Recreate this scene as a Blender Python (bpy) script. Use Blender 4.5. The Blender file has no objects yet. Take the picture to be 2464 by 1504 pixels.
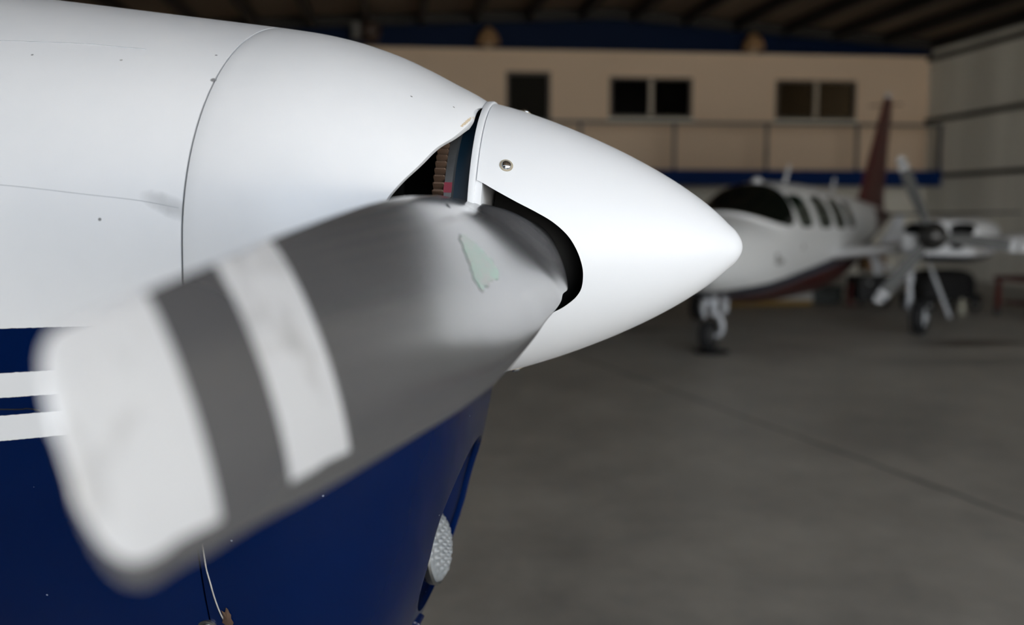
import bpy, bmesh, math, random
from math import sin, cos, pi, radians as rad, atan, atan2, sqrt
from mathutils import Vector, Matrix, noise as mnoise
random.seed(7)
sc = bpy.context.scene
COL = sc.collection

# ------------------------------------------------------------------ camera, sky, sun, exposure
YAW = rad(6.6767)            # the camera looks a little right of the hangar's long axis
EYE = 1.5
cam_d = bpy.data.cameras.new('camera'); cam = bpy.data.objects.new('camera', cam_d); COL.objects.link(cam)
cam.location = (0, 0, EYE)
cam.rotation_euler = (rad(90 - 5.886), 0, -YAW)
cam_d.sensor_width = 36.0; cam_d.lens = 35.0; cam_d.clip_start = 0.02; cam_d.clip_end = 400
cam_d.dof.use_dof = True; cam_d.dof.focus_distance = 1.08; cam_d.dof.aperture_fstop = 3.0; cam_d.dof.aperture_blades = 0
sc.camera = cam

world = bpy.data.worlds.new('sky'); sc.world = world; world.use_nodes = True
wn = world.node_tree; wn.nodes.clear()
w_out = wn.nodes.new('ShaderNodeOutputWorld'); w_bg = wn.nodes.new('ShaderNodeBackground')
w_tc = wn.nodes.new('ShaderNodeTexCoord'); w_sep = wn.nodes.new('ShaderNodeSeparateXYZ'); wn.links.new(w_tc.outputs['Generated'], w_sep.inputs[0])
w_rmp = wn.nodes.new('ShaderNodeValToRGB'); wn.links.new(w_sep.outputs[2], w_rmp.inputs[0])     # bright hazy horizon, deeper blue overhead
w_rmp.color_ramp.elements[0].position = 0.0; w_rmp.color_ramp.elements[0].color = (1.0, .99, .97, 1)
w_rmp.color_ramp.elements[1].position = 0.75; w_rmp.color_ramp.elements[1].color = (.18, .23, .30, 1)
_e = w_rmp.color_ramp.elements.new(.25); _e.color = (.70, .79, .90, 1)
wn.links.new(w_rmp.outputs[0], w_bg.inputs['Color']); w_bg.inputs['Strength'].default_value = 3.4
wn.links.new(w_bg.outputs[0], w_out.inputs[0])

sun_d = bpy.data.lights.new('sun', 'SUN'); sun_d.energy = 45.0; sun_d.angle = rad(4); sun_d.color = (1, .97, .93)
sun = bpy.data.objects.new('sun', sun_d); COL.objects.link(sun); sun.rotation_euler = Vector((-.58, -.22, -.78)).to_track_quat('-Z', 'Y').to_euler(); sun.location = (6, -8, 14)

# the wide open door: a portal that only guides the sky's own light
por_d = bpy.data.lights.new('door_daylight', 'AREA'); por_d.shape = 'RECTANGLE'; por_d.size = 12.2; por_d.size_y = 4.9
por = bpy.data.objects.new('door_daylight', por_d); COL.objects.link(por); por_d.cycles.is_portal = True
por.location = (6.1, -4.3, 2.46); por.rotation_euler = (rad(90), 0, 0)

sc.view_settings.view_transform = 'Standard'; sc.view_settings.look = 'None'
sc.view_settings.gamma = 1; sc.view_settings.exposure = 0.36
try: sc.view_settings.use_curve_mapping = False
except Exception: pass

# ------------------------------------------------------------------ helpers
def lin(c):
    return tuple(((x/255)/12.92 if x/255 <= .04045 else ((x/255+.055)/1.055)**2.4) for x in c)

class NT:
    """small node-expression helper"""
    def __init__(s, m): s.m = m; s.t = m.node_tree; s.b = s.t.nodes['Principled BSDF']
    def n(s, ty, **kw):
        x = s.t.nodes.new(ty)
        for k, v in kw.items(): setattr(x, k, v)
        return x
    def setin(s, sock, v):
        if hasattr(v, 'is_output'): s.t.links.new(v, sock)
        else: sock.default_value = v
    def math(s, op, a, b=0.0, c=0.0):
        x = s.n('ShaderNodeMath', operation=op)
        s.setin(x.inputs[0], a); s.setin(x.inputs[1], b)
        if len(x.inputs) > 2: s.setin(x.inputs[2], c)
        return x.outputs[0]
    def coord(s, kind='Object'):
        t = s.n('ShaderNodeTexCoord'); sep = s.n('ShaderNodeSeparateXYZ'); s.t.links.new(t.outputs[kind], sep.inputs[0])
        s.vec = t.outputs[kind]; return sep.outputs
    def noise(s, scale, detail=4, vec=None, rough=.55, stretch=None):
        x = s.n('ShaderNodeTexNoise'); x.inputs['Scale'].default_value = scale; x.inputs['Detail'].default_value = detail
        x.inputs['Roughness'].default_value = rough
        v = vec if vec is not None else s.vec
        if stretch:
            mp = s.n('ShaderNodeMapping'); mp.inputs['Scale'].default_value = stretch; s.t.links.new(v, mp.inputs['Vector']); v = mp.outputs[0]
        s.t.links.new(v, x.inputs['Vector']); return x.outputs['Fac']
    def ramp(s, fac, lo, hi, a=0.0, b=1.0):
        x = s.n('ShaderNodeMapRange'); x.clamp = True
        s.setin(x.inputs[0], fac); x.inputs[1].default_value = lo; x.inputs[2].default_value = hi; x.inputs[3].default_value = a; x.inputs[4].default_value = b
        return x.outputs[0]
    def mix(s, fac, a, b):
        x = s.n('ShaderNodeMix', data_type='RGBA'); s.setin(x.inputs[0], fac)
        for i, v in ((6, a), (7, b)):
            if hasattr(v, 'is_output'): s.t.links.new(v, x.inputs[i])
            else: x.inputs[i].default_value = (*v, 1)
        return x.outputs[2]
    def base(s, v): s.setin(s.b.inputs['Base Color'], v if hasattr(v, 'is_output') else (*v, 1))
    def bump(s, h, strength=.3, dist=.01):
        x = s.n('ShaderNodeBump'); x.inputs['Strength'].default_value = strength; x.inputs['Distance'].default_value = dist
        s.setin(x.inputs['Height'], h); s.t.links.new(x.outputs[0], s.b.inputs['Normal'])

def mat(name, rgb, rough=.5, metal=0.0, var=0.0, vscale=6, spec=None, coat=0.0):
    m = bpy.data.materials.new(name); m.use_nodes = True; n = NT(m)
    c = lin(rgb); n.b.inputs['Roughness'].default_value = rough; n.b.inputs['Metallic'].default_value = metal
    if spec is not None: n.b.inputs['Specular IOR Level'].default_value = spec
    if coat: n.b.inputs['Coat Weight'].default_value = coat; n.b.inputs['Coat Roughness'].default_value = .08
    n.coord()
    f = n.noise(vscale, 5)
    n.base(n.mix(f, tuple(x*(1-var) for x in c), tuple(min(1, x*(1+var)) for x in c)))
    return m

def link(name, me, m=None, parent=None, smooth=None):
    if m is not None:
        for mm in (m if isinstance(m, (list, tuple)) else [m]): me.materials.append(mm)
    if smooth is not None:
        me.polygons.foreach_set('use_smooth', [True]*len(me.polygons))
        if smooth < 180: me.set_sharp_from_angle(angle=rad(smooth))
    o = bpy.data.objects.new(name, me); COL.objects.link(o)
    if parent: o.parent = parent
    return o

def me_from(name, vs, fs):
    me = bpy.data.meshes.new(name); me.from_pydata([tuple(v) for v in vs], [], fs); me.update(); return me

class MB:
    def __init__(s): s.v = []; s.f = []
    def add(s, vs, fs):
        k = len(s.v); s.v += [tuple(v) for v in vs]; s.f += [tuple(i+k for i in f) for f in fs]; return s
    def box(s, lo, hi):
        x0, y0, z0 = lo; x1, y1, z1 = hi
        return s.add([(x0,y0,z0),(x1,y0,z0),(x1,y1,z0),(x0,y1,z0),(x0,y0,z1),(x1,y0,z1),(x1,y1,z1),(x0,y1,z1)],
                     [(3,2,1,0),(4,5,6,7),(0,1,5,4),(1,2,6,5),(2,3,7,6),(3,0,4,7)])
    def beam(s, a, b, w, h, up=(0,0,1)):
        a = Vector(a); b = Vector(b); d = (b-a).normalized(); sx = d.cross(Vector(up))
        if sx.length < 1e-4: sx = d.cross(Vector((1,0,0)))
        sx.normalize(); sz = sx.cross(d).normalized(); vs = []
        for p in (a, b):
            for i, j in ((-1,-1),(1,-1),(1,1),(-1,1)): vs.append(p + sx*(i*w/2) + sz*(j*h/2))
        return s.add(vs, [(0,1,2,3),(7,6,5,4),(0,4,5,1),(1,5,6,2),(2,6,7,3),(3,7,4,0)])
    def tube(s, pts, r, n=12, cap=True):
        pts = [Vector(p) for p in pts]; rs = r if isinstance(r, (list, tuple)) else [r]*len(pts)
        d0 = (pts[1]-pts[0]).normalized(); ref = Vector((0,0,1)) if abs(d0.z) < .9 else Vector((1,0,0))
        a = d0.cross(ref).normalized(); rings = []
        for i, p in enumerate(pts):
            d = (pts[min(i+1, len(pts)-1)] - pts[max(i-1, 0)]).normalized()
            a = (a - d*a.dot(d)).normalized(); b = d.cross(a)
            rings.append([p + (a*cos(2*pi*k/n) + b*sin(2*pi*k/n))*rs[i] for k in range(n)])
        return s.rings(rings, cap)
    def rings(s, rings, cap=True, closed=True):
        n = len(rings[0]); vs = [v for r in rings for v in r]; fs = []
        for i in range(len(rings)-1):
            for k in range(n if closed else n-1):
                k2 = (k+1) % n; fs.append((i*n+k, i*n+k2, (i+1)*n+k2, (i+1)*n+k))
        if cap and closed: fs.append(tuple(reversed(range(n)))); fs.append(tuple(range((len(rings)-1)*n, len(rings)*n)))
        return s.add(vs, fs)
    def lathe(s, prof, o, ax, n=32, cap=True):
        """prof: (distance along axis, radius)"""
        o = Vector(o); ax = Vector(ax).normalized(); ref = Vector((0,0,1)) if abs(ax.z) < .9 else Vector((1,0,0))
        a = ax.cross(ref).normalized(); b = ax.cross(a)
        return s.rings([[o + ax*t + (a*cos(2*pi*k/n) + b*sin(2*pi*k/n))*max(r, 1e-5) for k in range(n)] for t, r in prof], cap)
    def build(s, name, m=None, parent=None, smooth=None, bevel=0):
        me = me_from(name, s.v, s.f)
        bm = bmesh.new(); bm.from_mesh(me); bmesh.ops.recalc_face_normals(bm, faces=bm.faces)
        if bevel: bmesh.ops.bevel(bm, geom=bm.edges[:], offset=bevel, segments=2, affect='EDGES', profile=.6)
        bm.to_mesh(me); bm.free()
        return link(name, me, m, parent, smooth)

def tag(o, label=None, cat=None, group=None, kind=None):
    if label: o['label'] = label
    if cat: o['category'] = cat
    if group: o['group'] = group
    if kind: o['kind'] = kind
    return o
def struct(o, label, cat): return tag(o, label, cat, None, 'structure')
def empty(name, loc, rz=0.0):
    o = bpy.data.objects.new(name, None); COL.objects.link(o); o.location = loc; o.rotation_euler = (0, 0, rz); o.empty_display_size = .2
    return o
def baked(o):
    """replace an object's mesh by its mesh with modifiers applied"""
    dg = bpy.context.evaluated_depsgraph_get(); dg.update()
    me = bpy.data.meshes.new_from_object(o.evaluated_get(dg)); old = o.data
    o.modifiers.clear(); o.data = me; return o
def cut(o, cutters):
    for c in cutters:
        md = o.modifiers.new('cut', 'BOOLEAN'); md.operation = 'DIFFERENCE'; md.object = c; md.solver = 'EXACT'
    baked(o)
    for c in cutters: bpy.data.objects.remove(c, do_unlink=True)
def catmull(P, k=8, closed=True):
    out = []; n = len(P)
    for i in range(n if closed else n-1):
        p = [Vector(P[(i+j) % n] if closed else P[min(max(i+j, 0), n-1)]) for j in (-1, 0, 1, 2)]
        for q in range(k):
            t = q/k
            out.append(.5*((2*p[1]) + (p[2]-p[0])*t + (2*p[0]-5*p[1]+4*p[2]-p[3])*t*t + (3*p[1]-p[0]-3*p[2]+p[3])*t**3))
    if not closed: out.append(Vector(P[-1]))
    return out
def lerp(tab, x):
    tab = sorted(tab)
    if x <= tab[0][0]: return tab[0][1]
    for (a, p), (b, q) in zip(tab, tab[1:]):
        if x <= b: return p + (q-p)*(x-a)/(b-a)
    return tab[-1][1]
def smoothtab(tab, x):
    """monotone-ish cubic through the table"""
    tab = sorted(tab); xs = [t[0] for t in tab]; ys = [t[1] for t in tab]
    if x <= xs[0]: return ys[0]
    if x >= xs[-1]: return ys[-1]
    i = max(k for k in range(len(xs)-1) if xs[k] <= x)
    def sl(k):
        if k == 0: return (ys[1]-ys[0])/(xs[1]-xs[0])
        if k == len(xs)-1: return (ys[-1]-ys[-2])/(xs[-1]-xs[-2])
        a = (ys[k]-ys[k-1])/(xs[k]-xs[k-1]); b = (ys[k+1]-ys[k])/(xs[k+1]-xs[k])
        return 0 if a*b <= 0 else 2*a*b/(a+b)
    h = xs[i+1]-xs[i]; t = (x-xs[i])/h; m0, m1 = sl(i), sl(i+1)
    return (2*t**3-3*t*t+1)*ys[i] + (t**3-2*t*t+t)*h*m0 + (-2*t**3+3*t*t)*ys[i+1] + (t**3-t*t)*h*m1
def spow(c, e): return math.copysign(abs(c)**e, c)

# camera-aligned ground frame -> hangar (world) frame
def cam2w(x, y, z=0.0):
    return Vector((x*cos(YAW) + y*sin(YAW), -x*sin(YAW) + y*cos(YAW), z))

# ------------------------------------------------------------------ materials
M = {}
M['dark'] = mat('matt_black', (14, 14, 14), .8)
M['black_rubber'] = mat('black_rubber', (30, 30, 31), .75, var=.2)
M['chrome'] = mat('polished_steel', (200, 202, 205), .12, 1.0)
M['alu'] = mat('worn_aluminium', (150, 150, 148), .4, 1.0, var=.15, vscale=30)
M['rust'] = mat('rusty_steel', (96, 76, 62), .65, .35, var=.5, vscale=60)
M['steel_grey'] = mat('brushed_grey_steel', (120, 122, 124), .45, .8, var=.25, vscale=90)
M['drum_blue'] = mat('dark_blue_drum_paint', (12, 36, 52), .4)
M['white_paint'] = mat('white_gloss_paint', (232, 233, 234), .3, var=.02, coat=.2)
M['blue_paint'] = mat('deep_blue_gloss_paint', (2, 22, 66), .22, var=.1, coat=.3)
M['maroon'] = mat('maroon_paint', (74, 24, 22), .4, var=.1)
M['stab'] = mat('dark_maroon_paint', (26, 14, 12), .8, var=.1)
M['navy'] = mat('navy_paint', (20, 26, 48), .4)
M['glass_dark'] = mat('dark_tinted_glass', (10, 16, 12), .06)
M['glass_green'] = mat('green_tinted_glass', (26, 40, 32), .06)
M['prop_grey'] = mat('grey_propeller_paint', (96, 96, 94), .45)
M['strut_white'] = mat('white_strut_enamel', (205, 208, 212), .35)

# ------------------------------------------------------------------ hangar
X0, X1, Y0, Y1 = -14.0, 12.23, -4.0, 22.0
APEX, ZA, ZE, ZW = 4.8, 5.86, 5.33, 4.95         # ridge line; eaves right and left
def roof_z(x): return ZE + (ZA-ZE)*(X1-x)/(X1-APEX) if x > APEX else ZW + (ZA-ZW)*(x-X0)/(APEX-X0)

def floor_material():
    m = bpy.data.materials.new('worn_concrete'); m.use_nodes = True; n = NT(m)
    x, y, z = n.coord()
    big = n.noise(.7, 6, stretch=(1, .8, 1), rough=.62); fine = n.noise(9, 6); mid = n.noise(2.2, 6, stretch=(1.0, .8, 1), rough=.62)
    f = n.math('ADD', n.math('MULTIPLY', big, .45), n.math('ADD', n.math('MULTIPLY', mid, .4), n.math('MULTIPLY', fine, .15)))
    c = n.mix(n.ramp(f, .36, .64), lin((146, 143, 136)), lin((190, 185, 174)))
    # sawn joint running into the hangar
    d = n.math('SUBTRACT', x, n.math('ADD', n.math('MULTIPLY', y, -.208), 3.946))
    d = n.math('ADD', d, n.math('MULTIPLY', n.math('SUBTRACT', n.noise(3, 3), .5), .05))
    j = n.math('LESS_THAN', n.math('ABSOLUTE', d), .018)
    c = n.mix(n.math('MULTIPLY', j, .7), c, lin((62, 60, 57)))
    # old oil stains
    for (sx, sy, rx, ry, col, k) in ((6.5, 10.5, .85, .32, (70, 50, 32), .9), (2.9, 12.2, .8, .3, (60, 56, 50), .6), (5.6, 9.2, 1.1, .3, (78, 76, 72), .35), (4.55, 4.15, .1, .05, (60, 52, 44), .7)):
        e = n.math('ADD', n.math('POWER', n.math('DIVIDE', n.math('SUBTRACT', x, sx), rx), 2), n.math('POWER', n.math('DIVIDE', n.math('SUBTRACT', y, sy), ry), 2))
        e = n.math('ADD', e, n.math('MULTIPLY', n.math('SUBTRACT', n.noise(4.5, 5), .5), 1.6))
        c = n.mix(n.math('MULTIPLY', n.ramp(e, 1.1, .2), k), c, lin(col))
    n.base(c); n.setin(n.b.inputs['Roughness'], n.ramp(mid, .3, .7, .4, .55)); n.b.inputs['Specular IOR Level'].default_value = .6
    return m
fm = floor_material()
struct(MB().box((X0-.2, Y0, -.2), (X1+.2, Y1+3.2, 0)).build('floor', fm), 'worn grey concrete floor of the hangar', 'floor')
am = mat('pale_apron_concrete', (186, 182, 174), .8, var=.08, vscale=2)
struct(MB().box((-60, -60, -.21), (60, Y0, -.01)).build('ground', am), 'pale concrete apron outside the open hangar door', 'ground')

wall_m = bpy.data.materials.new('two_tone_wall_paint'); wall_m.use_nodes = True; _n = NT(wall_m); _x, _y, _z = _n.coord()
_f = _n.noise(.5, 4); _c = _n.mix(_f, lin((214, 190, 163)), lin((222, 198, 172))); _n.base(_n.mix(_n.math('LESS_THAN', _z, 2.2), _c, lin((226, 222, 208)))); _n.b.inputs['Roughness'].default_value = .75
blue_m = mat('navy_blue_steel_paint', (2, 22, 50), .55, var=.1, vscale=3, spec=.08)
def wall_grid(name, xs, zs, holes, y0, y1, m, label):
    mb = MB()
    for i in range(len(xs)-1):
        for j in range(len(zs)-1):
            cx, cz = (xs[i]+xs[i+1])/2, (zs[j]+zs[j+1])/2
            if any(a < cx < b and c < cz < d for a, b, c, d in holes): continue
            mb.box((xs[i], y0, zs[j]), (xs[i+1], y1, zs[j+1]))
    o = mb.build(name, m)
    bm = bmesh.new(); bm.from_mesh(o.data); bmesh.ops.remove_doubles(bm, verts=bm.verts, dist=1e-4)
    seen = {}
    for f in bm.faces:
        k = tuple(round(c, 3) for c in f.calc_center_median()); seen.setdefault(k, []).append(f)
    bmesh.ops.delete(bm, geom=[f for v in seen.values() if len(v) > 1 for f in v], context='FACES'); bm.to_mesh(o.data); bm.free()
    struct(o, label, 'wall'); return o
DOOR = (2.44, 3.43, 2.36, 4.51); WIN1 = (4.77, 6.60, 3.555, 4.405); WIN2 = (8.59, 10.43, 3.555, 4.395)
wall_grid('wall_back', [X0, 2.44, 3.43, 4.77, 6.60, 8.59, 10.43, X1], [0, 2.36, 3.555, 4.40, 4.51, 5.0], [DOOR, (WIN1[0], WIN1[1], 3.555, 4.40), (WIN2[0], WIN2[1], 3.555, 4.40)], Y1, Y1+.15, wall_m, 'cream painted back wall with windows above the walkway')
room_m = mat('dim_office_wall', (120, 108, 92), .8)
mb = MB().box((X0, Y1+2.6, 2.3), (X1, Y1+2.7, 5.0)).box((X0, Y1+.15, 2.2), (X1, Y1+2.7, 2.34)).box((X0, Y1+.15, 5.0), (X1, Y1+2.7, 5.05))
mb.box((4.0, Y1+.16, 2.34), (4.08, Y1+2.6, 5)).box((7.6, Y1+.16, 2.34), (7.68, Y1+2.6, 5)).box((2.0, Y1+.16, 2.34), (2.05, Y1+2.6, 5))
struct(mb.build('wall_office', room_m), 'dim upstairs rooms behind the window panes', 'wall')
# blue gable above the cream wall, following the roof
gx = [X0] + [X0 + k*(X1-X0)/30 for k in range(1, 30)] + [APEX, X1]; gx = sorted(gx)
vs = [(x, Y1-.06, 4.98) for x in gx] + [(x, Y1-.06, roof_z(x)) for x in gx] + [(x, Y1+.15, 4.98) for x in gx] + [(x, Y1+.15, roof_z(x)) for x in gx]
n = len(gx); fs = []
for i in range(n-1):
    fs += [(i, i+1, n+i+1, n+i), (2*n+i+1, 2*n+i, 3*n+i, 3*n+i+1), (i+1, i, 2*n+i, 2*n+i+1), (n+i, n+i+1, 3*n+i+1, 3*n+i)]
struct(MB().add(vs, fs).build('wall_gable', blue_m), 'dark blue gable band over the cream back wall', 'wall')
# corrugated right wall: real corrugations
cm = bpy.data.materials.new('grey_corrugated_steel'); cm.use_nodes = True; nn = NT(cm); x, y, z = nn.coord()
f = nn.noise(.8, 4, stretch=(1, 1, .12)); nn.base(nn.mix(nn.ramp(f, .3, .7), lin((206, 202, 190)), lin((236, 232, 220)))); nn.b.inputs['Roughness'].default_value = .5
def corrugated(name, p0, p1, z0, z1, normal, m, pitch=.14, amp=.02):
    p0, p1, nv = Vector(p0), Vector(p1), Vector(normal); L = (p1-p0).length; k = int(L/pitch)*4; a = []; 
    for i in range(k+1):
        q = p0.lerp(p1, i/k) + nv*(amp*(1, 1, -1, -1)[i % 4]); a.append(q)
    vs = [(q.x, q.y, z0) for q in a] + [(q.x, q.y, z1(q) if callable(z1) else z1) for q in a] + [(q.x-nv.x*.06, q.y-nv.y*.06, z0) for q in a] + [(q.x-nv.x*.06, q.y-nv.y*.06, z1) for q in a]
    c = k+1; fs = []
    for i in range(k): fs += [(i, i+1, c+i+1, c+i), (2*c+i+1, 2*c+i, 3*c+i, 3*c+i+1)]
    return MB().add(vs, fs).build(name, m)
struct(corrugated('wall_right', (X1, Y0, 0), (X1, Y1, 0), 0, ZE, (-1, 0, 0), cm), 'grey corrugated steel side wall at the right', 'wall')
struct(corrugated('wall_left', (X0, Y1, 0), (X0, Y0, 0), 0, ZW, (1, 0, 0), cm), 'grey corrugated steel side wall at the left', 'wall')
struct(corrugated('wall_light_block', (X0, Y0, 0), (-.5, Y0, 0), 0, 4.9, (0, 1, 0), cm), 'added unseen corrugated leaf blocking daylight at the left of the hangar opening', 'wall')  # added out of view to block daylight from the left
girt_m = mat('dark_girt_steel', (52, 48, 40), .6)
for i, z in enumerate((4.90, 3.52, 2.27)):
    struct(MB().box((X1-.13, Y0, z-.045), (X1-.03, Y1-.07, z+.045)).build('trim_%d' % (i+1), girt_m), ('topmost', 'middle', 'lowest')[i] + ' dark steel girt along the corrugated right wall', 'girt')
# roof sheets, purlins running into the hangar, rafters across
roof_m = mat('dull_roof_sheet', (120, 105, 88), .7, var=.25, vscale=.6)
mb = MB()
for a, b in ((X0, APEX), (APEX, X1)):
    vs = []
    for y in (Y0, Y1+.15):
        for x in (a, b):
            vs += [(x, y, roof_z(x)), (x, y, roof_z(x)+.06)]
    mb.add(vs, [(0,2,6,4), (1,5,7,3), (0,1,3,2), (4,6,7,5), (0,4,5,1), (2,3,7,6)])
struct(mb.build('ceiling', roof_m), 'dull brown roof sheets under the hangar roof', 'ceiling')
pur_m = mat('dark_purlin_steel', (30, 27, 22), .7)
k = 0; x = X1-.12
while x > X0:
    o = MB().box((x-.06, Y0, roof_z(x)-.24), (x+.06, Y1-.06, roof_z(x)-.002)).build('purlin', pur_m)
    tag(o, 'dark steel purlin under the roof sheets, %s' % ('at the right eave' if k == 0 else 'number %d from the right eave' % (k+1)), 'purlin', 'purlins under the roof', 'structure')
    x -= 1.15; k += 1
for i, y in enumerate((21.75, 15.6, 9.4, 3.2)):
    mb = MB()
    for a, b in ((X1-.1, APEX), (APEX, X0+.1)):
        dz = .33 if i else .13; mb.beam((a, y, roof_z(a)-dz), (b, y, roof_z(b)-dz), .16, .2)
    o = mb.build('rafter', pur_m)
    tag(o, ('dark rafter against the blue gable band', 'dark rafter crossing the roof over the twin', 'dark rafter crossing the roof over the middle of the hangar', 'dark rafter crossing the roof over the near nose')[i], 'rafter', 'roof rafters', 'structure')

# upstairs door and windows
frame_m = mat('bronze_window_frame', (86, 76, 64), .5); mull_m = mat('pale_aluminium_mullion', (176, 164, 146), .45)
pane_m = bpy.data.materials.new('office_window_glass'); pane_m.use_nodes = True; nn = NT(pane_m)
tr = nn.n('ShaderNodeBsdfTransparent'); tr.inputs[0].default_value = (.35, .34, .3, 1); mx = nn.n('ShaderNodeMixShader'); mx.inputs[0].default_value = .45
nn.base(lin((16, 15, 13))); nn.b.inputs['Roughness'].default_value = .08; nn.b.inputs['Specular IOR Level'].default_value = .12
nn.t.links.new(tr.outputs[0], mx.inputs[1]); nn.t.links.new(nn.b.outputs[0], mx.inputs[2]); nn.t.links.new(mx.outputs[0], nn.t.nodes['Material Output'].inputs[0])
for i, (a, b, c, d) in enumerate((WIN1, WIN2)):
    w = empty('window_%d' % (i+1), ((a+b)/2, Y1, c)); struct(w, ('sliding office window nearer the upstairs door', 'sliding office window nearer the corrugated wall')[i], 'window')
    hw = (b-a)/2; h = d-c; t = .05
    MB().box((-hw-.03, -.03, -.03), (hw+.03, .1, t-.02)).box((-hw-.03, -.03, h-t+.02), (hw+.03, .1, h+.02)).box((-hw-.03, -.03, t-.02), (-hw+t-.02, .1, h-t+.02)).box((hw-t+.02, -.03, t-.02), (hw+.03, .1, h-t+.02)).build('window_frame', frame_m, w)
    MB().box((-.045, -.035, t-.02), (.045, .08, h-t+.02)).build('mullion', mull_m, w)
    for q in (-1, 1):
        lo, hi = sorted((q*.045, q*(hw-t+.02))); MB().box((lo, .03, t-.02), (hi, .036, h-t+.02)).build('pane', pane_m, w)
    MB().box((-hw-.08, -.07, -.08), (hw+.08, .02, -.03)).build('window_sill', wall_m, w)
d = empty('door_1', ((DOOR[0]+DOOR[1])/2, Y1, 2.36)); struct(d, 'dark upstairs door in the cream back wall', 'door')
MB().box((-.495, -.02, 0), (-.44, .12, 2.15)).box((.44, -.02, 0), (.495, .12, 2.15)).box((-.44, -.02, 2.09), (.44, .12, 2.15)).build('door_frame', frame_m, d)
MB().box((-.44, .05, .01), (.44, .09, 2.09)).build('door_leaf', mat('dark_brown_door', (30, 28, 23), .7, spec=.1), d)
MB().tube([(.36, .05, .95), (.36, 0, .95), (.26, 0, .95)], .012).build('door_handle', M['chrome'], d, 60)

# walkway and its railing
wk = empty('mezzanine_walkway', (3.0, 21.5, 2.05)); tag(wk, 'raised walkway with deep blue edge beam along the back wall', 'walkway')
MB().box((-9.0, -.42, .2), (9.03, .498, .31)).build('deck', mat('walkway_deck', (110, 102, 92), .8), wk)
MB().box((-9.0, -.52, -.03), (9.03, -.42, .309)).build('edge_beam', mat('deep_blue_beam_paint', (4, 40, 92), .55, spec=.1), wk)
rl = empty('walkway_railing', (3.0, 21.02, 2.36)); tag(rl, 'thin grey blue railing standing along the raised walkway edge', 'railing')
rail_m = mat('grey_blue_rail_paint', (74, 76, 78), .5)
MB().box((-9.0, -.03, .96), (9.03, .03, 1.02)).build('top_rail', rail_m, rl)
for k in range(10):
    x = 9.0 - .02 - (0 if k == 0 else 1.92 + 2.05*(k-1))
    if x < -9: break
    MB().box((x-.03, -.03, 0), (x+.03, .03, .96)).build('post', blue_m if k == 0 else rail_m, rl)

# lamps on the blue band
lamp_m = mat('tan_lamp_dome', (150, 116, 78), .6)
for i, (x, zz) in enumerate(((2.03, 5.02), (7.9, 5.02))):
    l = empty('wall_lamp', (x, Y1-.06, zz)); tag(l, ('tan dome lamp on the blue band above the upstairs door', 'tan dome lamp on the blue band between the two windows')[i], 'lamp', 'dome lamps on the blue band')
    MB().lathe([(0, .24), (.02, .245), (.12, .225), (.22, .18), (.3, .11), (.35, .05), (.37, .02)], (0, -.26, 0), (0, 0, 1), 28).build('shade', lamp_m, l, 50)
    MB().lathe([(0, .05), (.05, .07), (.08, .06)], (0, -.26, .02), (0, 0, -1), 16).build('bulb', mat('frosted_bulb', (190, 170, 140), .4), l, 60)
    MB().box((-.03, -.3, .36), (.03, 0, .4)).build('bracket', pur_m, l)
wu = empty('wall_unit', (-.55, Y1-.5, 4.98)); tag(wu, 'brown and grey housing mounted high on the blue band beside the white nose', 'wall unit')
MB().box((-.3, -.1, .1), (-.12, .24, .42)).build('bracket', mat('dull_grey_bracket', (90, 88, 84), .6), wu, bevel=.01)
MB().lathe([(0, .17), (.03, .21), (.2, .215), (.34, .19), (.4, .1)], (.1, .2, .24), (0, -1, 0), 24).build('housing', mat('dark_brown_housing', (58, 42, 32), .6, var=.3), wu, 50)
MB().tube([(-.1, .1, .3), (-.02, -.05, .42), (.06, -.1, .44)], .02).build('cable', mat('dull_red_cable', (96, 48, 40), .6), wu, 60)

# ------------------------------------------------------------------ shared aircraft builders
def section(A, T, B, nT, nB, zc, N):
    pts = []
    for k in range(N):
        a = 2*pi*k/N; c, s_ = cos(a), sin(a)
        e, H = (2/nT, T) if s_ >= 0 else (2/nB, B)
        pts.append((A*spow(c, e), zc + H*spow(s_, e)))
    return pts
def blade_data(st, hub, d, u, wd, twist_ref, M_=56):
    """st: list of (r, te, le, thickness). returns rings + uv rings; chord runs from trailing to leading edge"""
    rings, uvs = [], []
    for r, te, le, th, be in st:
        c = u*sin(be) - wd*cos(be); nrm = u*cos(be) + wd*sin(be); o = hub + d*r; ring = []; uv = []
        ch = te + le
        for k in range(M_):
            half = M_//2
            if k < half: q = k/(half); fr = .5-.5*cos(pi*q); side = 1
            else: q = (k-half)/half; fr = .5+.5*cos(pi*q); side = -1
            g = (max(0, 1-fr)**.75 * max(fr, 0)**.75) / .55
            y = th*(.78*g if side > 0 else -.22*g)
            ring.append(o + c*(-te + fr*ch) + nrm*y); uv.append((r, fr if side > 0 else -1))
        rings.append(ring); uvs.append(uv)
    return rings, uvs
def blade_object(name, st, hub, d, u, wd, m, parent):
    rings, uvs = blade_data(st, hub, d, u, wd, 0); n = len(rings[0])
    mb = MB().rings(rings, True); me = me_from(name, mb.v, mb.f)
    lay = me.uv_layers.new(name='span')
    flat = [q for r in uvs for q in r]
    for lp in me.loops: lay.data[lp.index].uv = flat[lp.vertex_index]
    return link(name, me, m, parent, 180)
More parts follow.
